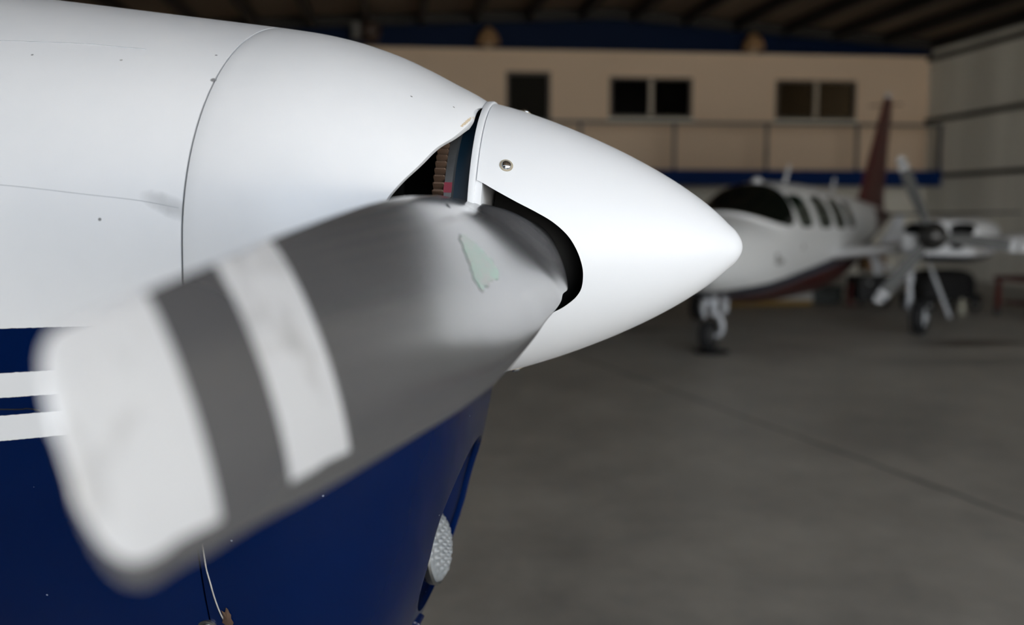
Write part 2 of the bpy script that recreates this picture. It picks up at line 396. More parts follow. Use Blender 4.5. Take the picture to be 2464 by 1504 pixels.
def blade_material(name, base, white, bands, lemax, rough, reverse=True, dirt=True):
    m = bpy.data.materials.new(name); m.use_nodes = True; n = NT(m)
    n.coord(); ob = n.vec; r, fr, _ = n.coord('UV')
    mask = 0.0
    for a, b in bands:
        k = n.math('MULTIPLY', n.math('GREATER_THAN', r, a), n.math('LESS_THAN', r, b)); mask = n.math('ADD', mask, k)
    front = n.math('GREATER_THAN', fr, -.01)
    if lemax < 1:
        lim = n.math('ADD', lemax, n.math('MULTIPLY', n.math('SUBTRACT', n.noise(25, 3, ob), .5), .05))
        mask = n.math('MULTIPLY', mask, n.math('LESS_THAN', fr, lim))
        mask = n.math('MULTIPLY', mask, front)
    f = n.noise(14, 5, ob)
    c = n.mix(f, tuple(x*.9 for x in lin(base)), tuple(x*1.1 for x in lin(base)))
    wh = n.mix(n.ramp(n.noise(24, 3, ob), .58, .70, 0, .4 if dirt else 0), lin(white), lin((150, 148, 145)))
    c = n.mix(mask, c, wh)
    if reverse: c = n.mix(front, lin((30, 30, 31)), c); n.b.inputs['Specular IOR Level'].default_value = .8; n.b.inputs['Coat Weight'].default_value = .9; n.b.inputs['Coat Roughness'].default_value = .18; n.b.inputs['Coat IOR'].default_value = 1.6
    n.base(c); n.b.inputs['Roughness'].default_value = rough
    return m
def wheel(parent, c, r, w, axis, hubm, name='wheel', side_hub=.55):
    mb = MB(); pr = []
    for k in range(17):
        a = pi*k/16; pr.append((-w/2*cos(a), r - w*.42 + w*.42*sin(a)**.7))
    mb.lathe([(-w*.42, r*.5)] + pr + [(w*.42, r*.5)], c, axis, 40); o = mb.build('tyre', M['black_rubber'], parent, 50)
    MB().lathe([(-w*.56, r*.12), (-w*.52, r*.2), (-w*.46, side_hub*r*.7), (-w*.42, side_hub*r), (w*.42, side_hub*r), (w*.46, side_hub*r*.7), (w*.52, r*.2), (w*.56, r*.12)], c, axis, 32).build('wheel_hub', hubm, parent, 40)
    return o
def airfoil(ch, th, N=20):
    pts = []
    for k in range(N):
        t = 2*pi*k/N; x = .5+.5*cos(t); y = th*(2.6*(.2969*sqrt(x) - .126*x - .3516*x*x + .2843*x**3 - .1036*x**4)*(1.25 if t < pi else -.75))
        pts.append((x*ch, y*ch))
    return pts
def wing_panel(name, stations, m, parent, vertical=False):
    """stations: (span position, leading-edge x, z, chord, thickness); x runs forward"""
    rings = []
    for y, xl, z, ch, th in stations:
        rings.append([((xl-px, pz, y) if vertical else (xl-px, y, z+pz)) for px, pz in airfoil(ch, th)])
    return MB().rings(rings).build(name, m, parent, 60)

# ------------------------------------------------------------------ near aeroplane: white and blue nose filling the left of the frame
YA, PA = 0.12404347, -0.02275001
PBASE = (-0.03045805, 1.25643611, EYE-0.03834052)       # centre of the spinner's rear edge (camera-aligned frame)
u3 = Vector((cos(PA)*cos(YA), -cos(PA)*sin(YA), sin(PA))); v3 = Vector((-sin(YA), -cos(YA), 0)); w3 = v3.cross(u3)
if w3.z < 0: w3 = -w3
def toW(v): return Vector((v.x*cos(YAW) + v.y*sin(YAW), -v.x*sin(YAW) + v.y*cos(YAW), v.z))
HA = PBASE[2]/w3.z
Rm = Matrix((toW(u3), toW(-v3), toW(w3))).transposed()   # local x forward, y away from the camera, z up
pa = empty('aeroplane', (0, 0, 0)); tag(pa, 'white and blue light aeroplane nose filling the left foreground, striped propeller blade toward camera', 'aeroplane')
baseW = cam2w(*PBASE) - toW(w3)*HA
pa.matrix_world = Matrix.Translation(baseW) @ Rm.to_4x4()
def A_(o): o.location = (0, 0, HA); return o             # parts are modelled about the propeller axis

SR, SL = -.245, -1.2
TOPT = [(0, .1698), (-.01, .1756), (-.02, .1811), (-.04, .191), (-.07, .206), (-.1, .2197), (-.13, .2308), (-.16, .2397), (-.2, .2482), (-.245, .2545)]
BOTT = [(0, .18), (-.013, .274), (-.036, .364), (-.046, .409), (-.07, .474), (-.086, .51), (-.12, .55), (-.17, .583), (-.245, .6)]
def halfw(s):
    if s > SR: return .172 + .163*(1-(1-(-s/.245))**2)**.6
    return .335 + .05*(1-math.exp(-(-s-.245)/.25))
def topz(s): return smoothtab(TOPT, s) if s > SR else .2545 + .115*(SR-s)
def botz(s): return smoothtab(BOTT, s) if s > SR else .6 + .04*(SR-s)/.9
NA = 180
def ringA(s, grow=0.0): return [Vector((s, -y, z)) for y, z in section(halfw(s)+grow, topz(s)+grow, botz(s)+grow, 2.0, 2.5, 0, NA)]

def paint_material():
    m = bpy.data.materials.new('white_and_blue_aircraft_paint'); m.use_nodes = True; n = NT(m)
    x, y, z = n.coord()
    ds = n.math('ADD', x, .423)
    z_ = n.math('ADD', z, n.math('MULTIPLY', n.math('SUBTRACT', n.noise(220, 3), .5), .0012))
    st = [n.math('GREATER_THAN', z_, n.math('ADD', n.math('MULTIPLY', ds, b), a)) for a, b in ((-.0853, .058), (-.129, .080), (-.1535, .095), (-.1715, .110), (-.197, .125))]
    mask = n.math('SUBTRACT', n.math('ADD', st[0], n.math('ADD', st[2], st[4])), n.math('ADD', st[1], st[3]))
    white = n.mix(n.ramp(n.noise(5, 4), .35, .7), lin((226, 228, 231)), lin((234, 235, 237)))
    # exhaust-grey smudge beside the ring joint, and small chips
    dx = n.math('DIVIDE', n.math('ADD', x, .258), .022); dz = n.math('DIVIDE', n.math('SUBTRACT', n.math('ADD', z, n.math('MULTIPLY', n.math('ADD', x, .258), .35)), .036), .009)
    e = n.math('ADD', n.math('MULTIPLY', dx, dx), n.math('MULTIPLY', dz, dz)); e = n.math('ADD', e, n.math('MULTIPLY', n.math('SUBTRACT', n.noise(70, 5), .5), 1.6))
    near = n.math('MULTIPLY', n.math('LESS_THAN', y, 0), n.math('LESS_THAN', x, -.246))
    white = n.mix(n.math('MULTIPLY', n.math('MULTIPLY', n.ramp(e, 1.8, -.4), .5), near), white, lin((128, 131, 134)))
    vor = n.n('ShaderNodeTexVoronoi'); vor.inputs['Scale'].default_value = 22; n.t.links.new(n.vec, vor.inputs['Vector'])
    sp = n.math('LESS_THAN', vor.outputs['Distance'], .042)
    keep = n.math('GREATER_THAN', n.noise(9, 2), .56)
    sp = n.math('MULTIPLY', sp, keep)
    white = n.mix(n.math('MULTIPLY', sp, .6), white, lin((110, 106, 102)))
    # single chips and specks
    for (a, b, c_, r_) in ((-.3222, -.3468, .022, .0017), (-.4376, -.2668, .1874, .0015), (-.2599, -.2204, .195, .0016), (-.062, -.1671, .1593, .0014), (-.0228, -.1261, .1523, .0013), (-.0655, -.17, .1575, .0012), (-.04, -.15, .14, .0010), (-.0500, -.195, .112, .0012), (-.419, -.3535, .061, .0022), (-.2472, -.257, .1650, .0034)):
        d2 = n.n('ShaderNodeVectorMath', operation='DISTANCE'); n.t.links.new(n.vec, d2.inputs[0]); d2.inputs[1].default_value = (a, b, c_)
        white = n.mix(n.math('MULTIPLY', n.ramp(d2.outputs['Value'], r_*1.15, r_*.7), .8), white, lin((84, 84, 86)))
    # worn flake on the inlet lip
    ex = n.math('DIVIDE', n.math('ADD', n.math('ADD', x, n.math('MULTIPLY', n.math('SUBTRACT', z, .1345), -.45)), .0088), .0022); ez = n.math('DIVIDE', n.math('SUBTRACT', z, .1365), .0095)
    e2 = n.math('ADD', n.math('ADD', n.math('MULTIPLY', ex, ex), n.math('MULTIPLY', ez, ez)), n.math('MULTIPLY', n.math('SUBTRACT', n.noise(320, 4), .5), 2.4))
    white = n.mix(n.math('MULTIPLY', n.math('MULTIPLY', n.math('LESS_THAN', e2, .5), .7), n.math('LESS_THAN', y, 0)), white, lin((196, 170, 120)))
    vor2 = n.n('ShaderNodeTexVoronoi'); vor2.inputs['Scale'].default_value = 48; n.t.links.new(n.vec, vor2.inputs['Vector'])
    bs = n.math('MULTIPLY', n.math('LESS_THAN', vor2.outputs['Distance'], .055), n.math('GREATER_THAN', n.noise(14, 2), .55))
    blue = n.mix(n.ramp(n.noise(3, 4), .3, .7), lin((0, 18, 58)), lin((2, 24, 68)))
    blue = n.mix(n.math('MULTIPLY', bs, .7), blue, lin((150, 160, 178)))
    n.base(n.mix(mask, blue, white))
    n.setin(n.b.inputs['Roughness'], n.mix(mask, (.13, .13, .13), (.3, .3, .3)))
    n.setin(n.b.inputs['Specular IOR Level'], n.ramp(mask, 0, 1, .24, .4))
    return m
paint = paint_material()
inner = mat('dark_lining_and_shade', (12, 14, 16), .85)  # dark inside faces; in the spinner this colour stands in for shade

def shell(name, rings, thick, extra_cut=(), m=(paint, inner), cap_end=False):
    mb = MB().rings(rings, False); o = mb.build(name, list(m), pa)
    sd = o.modifiers.new('thick', 'SOLIDIFY'); sd.thickness = thick; sd.offset = -1; sd.material_offset = 1; sd.material_offset_rim = 0
    baked(o)
    if extra_cut: cut(o, extra_cut); soften_lip(o, .0028)
    me = o.data; me.polygons.foreach_set('use_smooth', [True]*len(me.polygons)); me.set_sharp_from_angle(angle=rad(38))
    return A_(o)
def soften_lip(o, w):
    md = o.modifiers.new('lip', 'BEVEL'); md.width = w; md.segments = 3; md.limit_method = 'ANGLE'; md.angle_limit = rad(50); md.use_clamp_overlap = True
    baked(o)
def prism(pts2, f0, f1):
    """closed prism from two maps of a planar outline; used as a cutter"""
    a = [f0(*p) for p in pts2]; b = [f1(*p) for p in pts2]
    o = MB().rings([a, b]).build('cutter', None, pa); o.data.materials.append(paint); return o
INL = catmull([(.10, .158), (.03, .158), (-.002, .157), (-.005, .136), (-.015, .117), (-.028, .1025), (-.040, .083), (-.055, .062), (-.066, .042), (-.075, .01), (-.078, -.03), (-.07, -.08), (-.05, -.125), (-.02, -.155), (.012, -.172), (.05, -.176), (.10, -.176)], 6)
CHIN = [(.122*spow(cos(2*pi*k/48), .8), -.365 + .108*spow(sin(2*pi*k/48), .8)) for k in range(48)]
ss = [-.245*(k/34)**1.8 for k in range(35)]
rings = [ringA(s) for s in ss]
cutters = [prism(INL, lambda a, b: Vector((a, -.045, b)), lambda a, b: Vector((a, -.6, b))),
           prism(INL, lambda a, b: Vector((a, .045, b)), lambda a, b: Vector((a, .6, b))),
           prism(CHIN, lambda a, b: Vector((.12, a, b)), lambda a, b: Vector((-.13, a, b)))]
nose = shell('nose_bowl', rings, .008, cutters)
cowl = shell('cowling', [ringA(s) for s in [-.2468 - (1.2-.2468)*k/30 for k in range(31)]], .006)
# fuselage behind the firewall, wings and tail
def interp_secs(tab, s):
    return [smoothtab([(t[0], t[i]) for t in tab], s) for i in range(1, 4)]
FUS = [(-1.2, halfw(-1.2), topz(-1.2), botz(-1.2)), (-1.6, .47, .43, .66), (-2.1, .56, .72, .66), (-3.0, .58, .8, .64), (-4.0, .5, .68, .54), (-5.5, .3, .42, .34), (-6.9, .1, .26, .12)]
fr = []
for k in range(41):
    s = -1.2015 - 5.7*k/40; a, t, b = interp_secs(FUS, s); fr.append([Vector((s, -y, z)) for y, z in section(a, t, b, 2.2, 2.5, 0, 96)])
A_(MB().rings(fr).build('fuselage', paint, pa, 50))
def surf_patch(name, fn, s0, s1, a0, a1, m, off=.004, shape=5.0, ns=14, na=16, parent=pa):
    """rounded patch on a lofted body: s along, a is the angle parameter of the section"""
    vs, fs = [], []
    for i in range(ns+1):
        for j in range(na+1):
            p, q = 2*i/ns-1, 2*j/na-1
            r = (abs(p)**shape + abs(q)**shape)**(1/shape) if (p or q) else 1; mx_ = max(abs(p), abs(q)); k = mx_/r if r else 1
            vs.append(fn(s0 + (s1-s0)*(p*k+1)/2, a0 + (a1-a0)*(q*k+1)/2, off))
    for i in range(ns):
        for j in range(na):
            a = i*(na+1)+j; fs.append((a, a+1, a+na+2, a+na+1))
    return link(name, me_from(name, vs, fs), m, parent, 180)
def fusA(s, ang, off):
    a, t, b = interp_secs(FUS, s); c, s_ = cos(ang), sin(ang); e, H = (2/2.2, t) if s_ >= 0 else (2/2.5, b)
    return Vector((s, -(a+off)*spow(c, e), (H+off)*spow(s_, e)))
A_(surf_patch('windscreen', fusA, -1.55, -2.05, rad(35), rad(145), M['glass_dark']))
for sg in (0, 1):
    for s0, s1 in ((-2.2, -2.8), (-2.95, -3.5)):
        a0, a1 = (rad(22), rad(52)) if sg == 0 else (rad(128), rad(158)); A_(surf_patch('side_window', fusA, s0, s1, a0, a1, M['glass_dark']))
for sg in (-1, 1):
    A_(wing_panel('wing', [(sg*.4, -1.75, -.5, 1.6, .13), (sg*4.9, -1.85, -.16, 1.2, .12), (sg*5.0, -1.95, -.15, 1.0, .05)], M['white_paint'], pa))
    A_(wing_panel('tailplane', [(0, -6.0, .12, .85, .1), (sg*1.7, -6.15, .14, .6, .1)], M['white_paint'], pa))
A_(wing_panel('tail_fin', [(.15, -5.6, 0, 1.3, .1), (1.35, -6.35, 0, .65, .09)], M['white_paint'], pa, True))
# undercarriage (below the picture, carries the aeroplane)
def ground_s(s, y): return -HA + s*.02276       # the axis is tilted a touch nose-down
for s, y, zt in ((-.55, 0, -.55), (-2.35, 1.6, -.42), (-2.35, -1.6, -.42)):
    g = A_(MB().tube([(s, y, zt), (s, y, ground_s(s, y)+.34)], .035).build('gear_leg', M['strut_white'], pa, 60))
    A_(MB().tube([(s, y, ground_s(s, y)+.35), (s, y+.085, ground_s(s, y)+.33), (s, y+.09, ground_s(s, y)+.17)], .018).build('gear_fork', M['strut_white'], pa, 60))
    wheel(g, (s, y, ground_s(s, y)+.17), .17, .13, (0, 1, 0), M['alu'])
# inside the cowling: engine block and baffle
A_(MB().box((-1.1, -.22, -.3), (-.16, .22, .14)).build('engine_block', inner, pa))
A_(MB().lathe([(-.18, .19), (-.17, .19)], (0, 0, -.01), (1, 0, 0), 48).build('baffle', inner, pa))
# flywheel with starter ring gear behind the spinner
fw_ = A_(MB().lathe([(-.028, .05), (-.028, .1612), (-.0195, .1612), (-.0185, .158), (-.0185, .05)], (0, 0, 0), (1, 0, 0), 160).build('flywheel', M['steel_grey'], pa, 40))
NT_ = 114; rg = []
for xx in (-.041, -.0395, -.0295, -.0282):
    ring = []
    dr = -.0012 if xx in (-.041, -.0282) else 0
    for k in range(NT_):
        for fr_, rr in ((.0, .1562), (.12, .1600+dr), (.27, .1650+dr), (.48, .1650+dr), (.63, .1600+dr), (.75, .1562)):
            a = 2*pi*(k+fr_)/NT_; ring.append(Vector((xx, rr*cos(a), rr*sin(a))))
    rg.append(ring)
MB().rings(rg).build('ring_gear', M['rust'], fw_, 30)
tp = []
for k in range(9):
    a = rad(180-25 + k*.55); tp.append((cos(a), sin(a)))
vs = [(-.0285, .1616*c, .1616*s_) for c, s_ in tp] + [(-.0193, .1616*c, .1616*s_) for c, s_ in tp]
MB().add(vs, [(i, i+1, 10+i, 9+i) for i in range(8)]).build('red_tape', mat('crimson_marker_tape', (120, 40, 56), .6), fw_)
A_(MB().lathe([(-.0186, .05), (-.0186, .1535), (.001, .1535), (.001, .05)], (0, 0, 0), (1, 0, 0), 128).build('pulley_drum', M['drum_blue'], pa, 40))

# spinner: backplate and dome with a cut-out at each blade root
SPL, SPN, SPM = .31440068, 1.22347115, .67793289
def sp_r(s):
    body = .17*max(0, 1-max(0, s/SPL)**SPN)**SPM; dl = SPL - s
    if dl > .020: return body
    tip = .0300*(max(dl, 0)/.020)**.52                 # rounder nose of the dome
    k = max(0, min(1, (dl-.012)/.008)); return tip*(1-k) + body*k
AL = rad(2); BK = rad(2)
def frame_of(al, bk, flip=1):
    v_, w_, u_ = Vector((0, -1, 0)), Vector((0, 0, 1)), Vector((1, 0, 0))
    d = (v_*cos(al) - w_*sin(al))*flip; wd = (w_*cos(al) + v_*sin(al))*flip
    d = d*cos(bk) - u_*sin(bk); uu = (u_ - d*u_.dot(d)).normalized(); return d, wd, uu
sp_mat = mat('white_spinner_paint', (224, 226, 229), .38, var=.015, spec=.4)
bp = A_(MB().lathe([(0, .03), (0, .1690), (.0008, .1712), (.0062, .1716), (.0076, .1706), (.0080, .1660), (.0150, .1655), (.0150, .03)], (0, 0, 0), (1, 0, 0), 160).build('spinner_backplate', sp_mat, pa, 40))
S_ = [.0090 + (SPL-.0090)*(1-(1-k/70)**1.8) for k in range(71)]
dome_rings = [[Vector((s, -max(sp_r(s), 2e-4)*cos(2*pi*k/160), max(sp_r(s), 2e-4)*sin(2*pi*k/160))) for k in range(160)] for s in S_]
mb = MB().rings(dome_rings, False); mb.f.append(tuple(range(70*160, 71*160)))
dome = mb.build('spinner', [sp_mat, inner], pa)
sd = dome.modifiers.new('thick', 'SOLIDIFY'); sd.thickness = .003; sd.offset = -1; sd.material_offset = 1; sd.material_offset_rim = 0
baked(dome)
CUTP = catmull([(-.03, .0785), (-.005, .078), (.009, .0765), (.032, .0645), (.054, .053), (.074, .043), (.093, .032), (.109, .018), (.119, .003), (.125, -.012), (.1275, -.026), (.126, -.042), (.120, -.053), (.110, -.062), (.099, -.069), (.07, -.083), (.03, -.098), (-.005, -.105), (-.03, -.106)], 6)
cs = []
for fl in (1, -1):
    d, wd, uu = frame_of(AL, 0, fl)
    cs.append(prism(CUTP, lambda a, b: Vector((a, 0, 0)) + wd*b + d*.03, lambda a, b: Vector((a, 0, 0)) + wd*b + d*.35))
cut(dome, cs); me = dome.data; me.polygons.foreach_set('use_smooth', [True]*len(me.polygons)); me.set_sharp_from_angle(angle=rad(38)); A_(dome)
A_(MB().lathe([(.014, .06), (.02, .098), (.10, .095), (.13, .07), (.17, .05), (.17, .01)], (0, 0, 0), (1, 0, 0), 48).build('propeller_hub', M['dark'], pa, 40))
# dome screws
for (s, y, z) in ((.039, -.134, .088), (.044, -.001, .163), (.042, .134, -.088), (.042, .134, .088), (.042, -.02, -.163)):
    a = atan2(z, y); r = sp_r(s); ds = 1e-3; sl = (sp_r(s+ds)-sp_r(s-ds))/(2*ds)
    nrm = Vector((-sl, cos(a), sin(a))).normalized(); c = Vector((s, r*cos(a), r*sin(a)))
    MB().lathe([(-.002, .0078), (.0004, .0078), (.0006, .0066)], c, nrm, 20).build('chipped_ring', mat('bare_chipped_paint', (170, 160, 140), .6, .3, var=.4, vscale=300), dome, 40)
    MB().lathe([(-.001, .0058), (.0012, .0058), (.0026, .0046), (.0034, .0026), (.0036, .0005)], c, nrm, 24).build('screw', M['chrome'], dome, 60)

# propeller blades
BSTA = [(0.1, 0.05, 0.046, 0.06, 58), (0.135, 0.082, 0.06, 0.062, 57), (0.155, 0.097, 0.066, 0.048, 56), (0.175, 0.1025, 0.0685, 0.037, 55.2), (0.2, 0.1025, 0.0675, 0.0315, 54), (0.225, 0.098, 0.071, 0.0305, 51.2), (0.25, 0.091, 0.0725, 0.0297, 48), (0.3, 0.0863, 0.0735, 0.029, 43), (0.35, 0.082, 0.0762, 0.0287, 38.8), (0.4, 0.079, 0.0784, 0.0285, 34.9), (0.5, 0.0754, 0.081, 0.028, 29.1), (0.6, 0.0707, 0.0771, 0.0265, 24.9), (0.7, 0.0639, 0.0692, 0.022, 21.7), (0.75, 0.06, 0.0648, 0.0194, 20.4), (0.8, 0.056, 0.0601, 0.0167, 19.2), (0.85, 0.0511, 0.0549, 0.0138, 18.1), (0.9, 0.0468, 0.0491, 0.0106, 17.2), (0.93, 0.044, 0.0465, 0.0085, 16.7), (0.95, 0.042, 0.044, 0.0068, 16.3), (0.968, 0.0408, 0.0425, 0.0055, 16.2), (0.977, 0.0392, 0.0385, 0.005, 16.0), (0.984, 0.034, 0.031, 0.0045, 15.9), (0.9875, 0.025, 0.021, 0.004, 15.8), (0.9895, 0.012, 0.01, 0.003, 15.8)]
TAB = [[(q[0], q[i]) for q in BSTA] for i in range(1, 5)]
def bstat(r): return (r, smoothtab(TAB[0], r), smoothtab(TAB[1], r), smoothtab(TAB[2], r), rad(smoothtab(TAB[3], r)))
rs = [.10 + .83*k/90 for k in range(91)] + [.935, .94, .945, .95, .955, .96, .965, .97, .974, .978, .981, .9835, .985, .986, .987, .988, .9888, .9895]
bl_m = blade_material('satin_grey_blade_with_white_bands', (90, 90, 92), (222, 223, 225), ((.800, .864), (.921, 1.2)), .905, .22)
HUBX = .06
for fl in (1, -1):
    d, wd, uu = frame_of(AL, BK, fl); hub = Vector((HUBX + .1*sin(BK), 0, 0))
    bo = A_(blade_object('propeller_blade', [bstat(r) for r in rs], hub, d, uu, wd, bl_m, pa))
    tag(bo, 'grey propeller blade with white tip and white band, pointing at the camera' if fl == 1 else 'opposite propeller blade behind the spinner')
    if fl == 1: front_blade = bo; bframe = (d, wd, uu, hub)
def blade_pt(r, fr, off=.0):
    d, wd, uu, hub = bframe; _, te, le, th, be = bstat(r); c = uu*sin(be) - wd*cos(be); nrm = uu*cos(be) + wd*sin(be)
    g = (max(0, 1-fr)**.75 * max(fr, 0)**.75)/.55
    return hub + d*r + c*(-te + fr*(te+le)) + nrm*(.78*th*g + off)

# ------------------------------------------------------------------ small things on the near aeroplane
def side_y(s, z):
    a = halfw(s); n_, H = (2.0, topz(s)) if z > 0 else (2.5, botz(s))
    return -a*max(0, 1-abs(z/H)**n_)**(1/n_)
def seam(name, pts, r, m, parent, off=.0):
    P = catmull([(*p, 0) for p in pts], 8, False)
    return A_(MB().tube([Vector((p.x, side_y(p.x, p.y)-off, p.y)) for p in P], r, 6).build(name, m, parent, 60))
seam_m = mat('faint_grey_joint', (176, 180, 184), .6); seam_d = mat('dark_joint', (10, 14, 26), .7)
tag(seam('panel_joint', [(-.52, .2035), (-.4816, .2033), (-.4391, .2031), (-.397, .2026), (-.36, .2003), (-.3318, .1984)], .0006, seam_m, cowl, -.0002), 'faint grey upper joint line')
tag(seam('panel_joint', [(-.52, .0575), (-.4188, .0525), (-.379, .0494), (-.3393, .0456), (-.2885, .0409), (-.2498, .0346)], .00038, seam_m, cowl, -.0002), 'faint grey side joint line')
tag(seam('panel_joint', [(-.60, -.166), (-.4251, -.1651), (-.3986, -.1636), (-.386, -.1655)], .0008, seam_d, cowl), 'dark joint between the white stripes')
for ch in list(cowl.children): ch.location = (0, 0, 0)
# cracked filler along the lower joint, with a rusty patch and a fastener
ck = seam('paint_crack', [(-.2405, -.29), (-.2403, -.3143), (-.2397, -.3337), (-.2381, -.3484), (-.2359, -.3687), (-.233, -.3869), (-.229, -.402), (-.224, -.43)], .0009, mat('cracked_filler', (176, 172, 166), .8, var=.35, vscale=140), nose)
ck.location = (0, 0, 0)
ck2 = seam('paint_crack', [(-.2420, -.29), (-.2385, -.3484), (-.2335, -.3869), (-.2285, -.41), (-.226, -.43)], .0008, seam_d, nose, -.0002); ck2.location = (0, 0, 0)
rp = []
random.seed(3)
for i in range(18):
    a = 2*pi*i/18; rr = 1 + random.uniform(-.35, .35); s, z = -.2262 + .005*rr*cos(a), -.393 + .013*rr*sin(a)
    rp.append(Vector((s, side_y(s, z)-.0012, z)))
MB().add([Vector((-.2262, side_y(-.2262, -.393)-.0022, -.393))] + rp, [(0, i+1, (i+1) % 18+1) for i in range(18)]).build('rust_patch', M['rust'], nose)
c = Vector((-.2495, side_y(-.2495, -.4065), -.4065)); nr = Vector((0, -.86, -.42)).normalized()
MB().lathe([(-.002, .0105), (.001, .0105), (.0018, .0085), (.001, .0062), (.0022, .0055), (.0028, .0035), (.0030, .0005)], c, nr, 28).build('fastener', M['alu'], cowl, 40)
# worn maker's transfer on the blade face
random.seed(11)
n1, n2 = 40, 24
vs, fs = [], []
for i in range(n1+1):
    q = i/n1; fr_ = .29 + .30*q; rw = .014 + .052*q**.8*(1-.35*max(0, q-.75)/.25); rc = .428 + .004*q
    for j in range(n2+1):
        t = 2*j/n2-1; edge = .006*mnoise.noise(Vector((q*9, t*2, 3.1)))*abs(t)**3 + .003*mnoise.noise(Vector((q*31, t*3, 8.2)))*abs(t)**6
        vs.append(blade_pt(rc + rw*t*.9 + edge, fr_ + .03*mnoise.noise(Vector((t*3, q, 1.7)))*(2*q-1), .0004))
for i in range(n1):
    for j in range(n2): a = i*(n2+1)+j; fs.append((a, a+1, a+n2+2, a+n2+1))
dm = bpy.data.materials.new('worn_green_transfer'); dm.use_nodes = True; n = NT(dm); n.coord()
f = n.noise(95, 6, None, .7); f2 = n.noise(170, 5, None, .7)
cc = n.mix(n.ramp(f, .44, .54), lin((112, 104, 98)), lin((84, 160, 128))); cc = n.mix(n.ramp(f2, .52, .6), cc, lin((122, 112, 104))); n.base(cc); n.b.inputs['Roughness'].default_value = .22; n.b.inputs['Specular IOR Level'].default_value = .5; n.b.inputs['Coat Weight'].default_value = .6; n.b.inputs['Coat Roughness'].default_value = .18; n.b.inputs['Coat IOR'].default_value = 1.6
tag(link('worn_transfer', me_from('worn_transfer', vs, fs), dm, front_blade, 180), 'faded green transfer')
MB().lathe([(0, .004), (.0004, .0035)], blade_pt(.365, .115, 0), bframe[2]*.8 + bframe[1]*.6, 12).build('scuff', mat('dark_scuff', (60, 62, 64), .6), front_blade)

# landing light inside the chin intake
# follow the sloping chin: shift every point of the front ring to the chin's own surface
def chin_x(y, z):
    lo, hi = -.24, 0.0
    for _ in range(40):
        m_ = (lo+hi)/2; a, b = halfw(m_), botz(m_)
        if (abs(y)/a)**2.5 + (abs(z)/b)**2.5 > 1: hi = m_
        else: lo = m_
    return lo
duct = []
for dx, g_ in ((.004, 1.03), (.03, 1.02), (.07, .95), (.10, .75), (.11, .4)):
    duct.append([Vector((chin_x(p, q) - dx, p*g_, -.365 + (q+.365)*g_)) for p, q in CHIN])
mb = MB().rings(duct, False); mb.f.append(tuple(range(4*48, 5*48))); di = mb.build('chin_intake', M['blue_paint'], pa, 60); A_(di)
lx = Vector((-.066, .0, -.402)); la = Vector((1, -.05, .10)).normalized()
ll = A_(MB().lathe([(-.034, .012), (-.022, .034), (-.004, .0475), (.002, .0475), (.002, .0455), (-.004, .044), (-.018, .030), (-.027, .012), (-.028, .001)], lx, la, 48, False).build('landing_light', M['chrome'], pa, 40)); tag(ll, 'clear ribbed landing light in the chin intake')
gm = bpy.data.materials.new('clear_ribbed_glass'); gm.use_nodes = True; n = NT(gm); n.base((.72, .76, .79)); n.b.inputs['Roughness'].default_value = .04; n.b.inputs['Transmission Weight'].default_value = .72
ax = la; ref = Vector((0, 1, 0)); e1 = (ref - ax*ref.dot(ax)).normalized(); e2 = ax.cross(e1); lens = []
for i, rr in enumerate([0.0005] + [.0455*k/44 for k in range(1, 45)]):
    ring = []
    for k in range(144):
        a = 2*pi*k/144; X, Y = rr*cos(a), rr*sin(a)
        h = .015*(1-(rr/.0475)**2)**.5 + .0060*max(0, 1-(rr/.0455)**8)*(abs(sin(X*250)) * (.35 + .65*abs(sin(Y*330))))
        ring.append(lx + ax*(.0035+h) + e1*X + e2*Y)
    lens.append(ring)
mb = MB().rings(lens, False); mb.f.append(tuple(reversed(range(144)))); tag(mb.build('lens', gm, ll, 180), 'clear ribbed glass lens')
MB().lathe([(-.001, .0480), (.007, .0490), (.010, .0470), (.006, .0456)], lx, ax, 64).build('retaining_ring', M['alu'], ll, 40)
# latch under the chin
lb = A_(MB().beam((-.078, -.03, -.485), (-.118, -.03, -.56), .03, .018).build('latch_bracket', M['blue_paint'], pa, bevel=.003))
MB().tube([(-.087, -.05, -.507), (-.087, -.01, -.507)], .006, 12).build('latch_bolt', M['chrome'], lb, 60)

# ------------------------------------------------------------------ twin-engined aeroplane parked behind
fwB = Vector((-.57077, -.82111, 0)); wB = cam2w(fwB.x, fwB.y); oB = cam2w(2.1, 10.4)
pb = empty('twin_engined_aeroplane', oB, atan2(wB.y, wB.x)); tag(pb, 'white twin-engined aeroplane with maroon tail and belly parked inside the hangar', 'aeroplane')
bm_ = bpy.data.materials.new('white_navy_maroon_livery'); bm_.use_nodes = True; n = NT(bm_); x, y, z = n.coord()
t = n.math('ADD', z, n.math('MULTIPLY', x, .095))
tail = n.math('LESS_THAN', n.math('ADD', x, n.math('MULTIPLY', z, .5)), -4.35)
c = n.mix(n.math('LESS_THAN', t, .722), lin((226, 228, 228)), lin((16, 24, 44)))
c = n.mix(n.math('LESS_THAN', t, .645), c, lin((96, 98, 108)))
c = n.mix(n.math('LESS_THAN', t, .612), c, lin((72, 22, 20)))
c = n.mix(n.math('MULTIPLY', tail, n.math('LESS_THAN', z, 1.52)), c, lin((72, 26, 24)))
n.base(c); n.b.inputs['Roughness'].default_value = .32
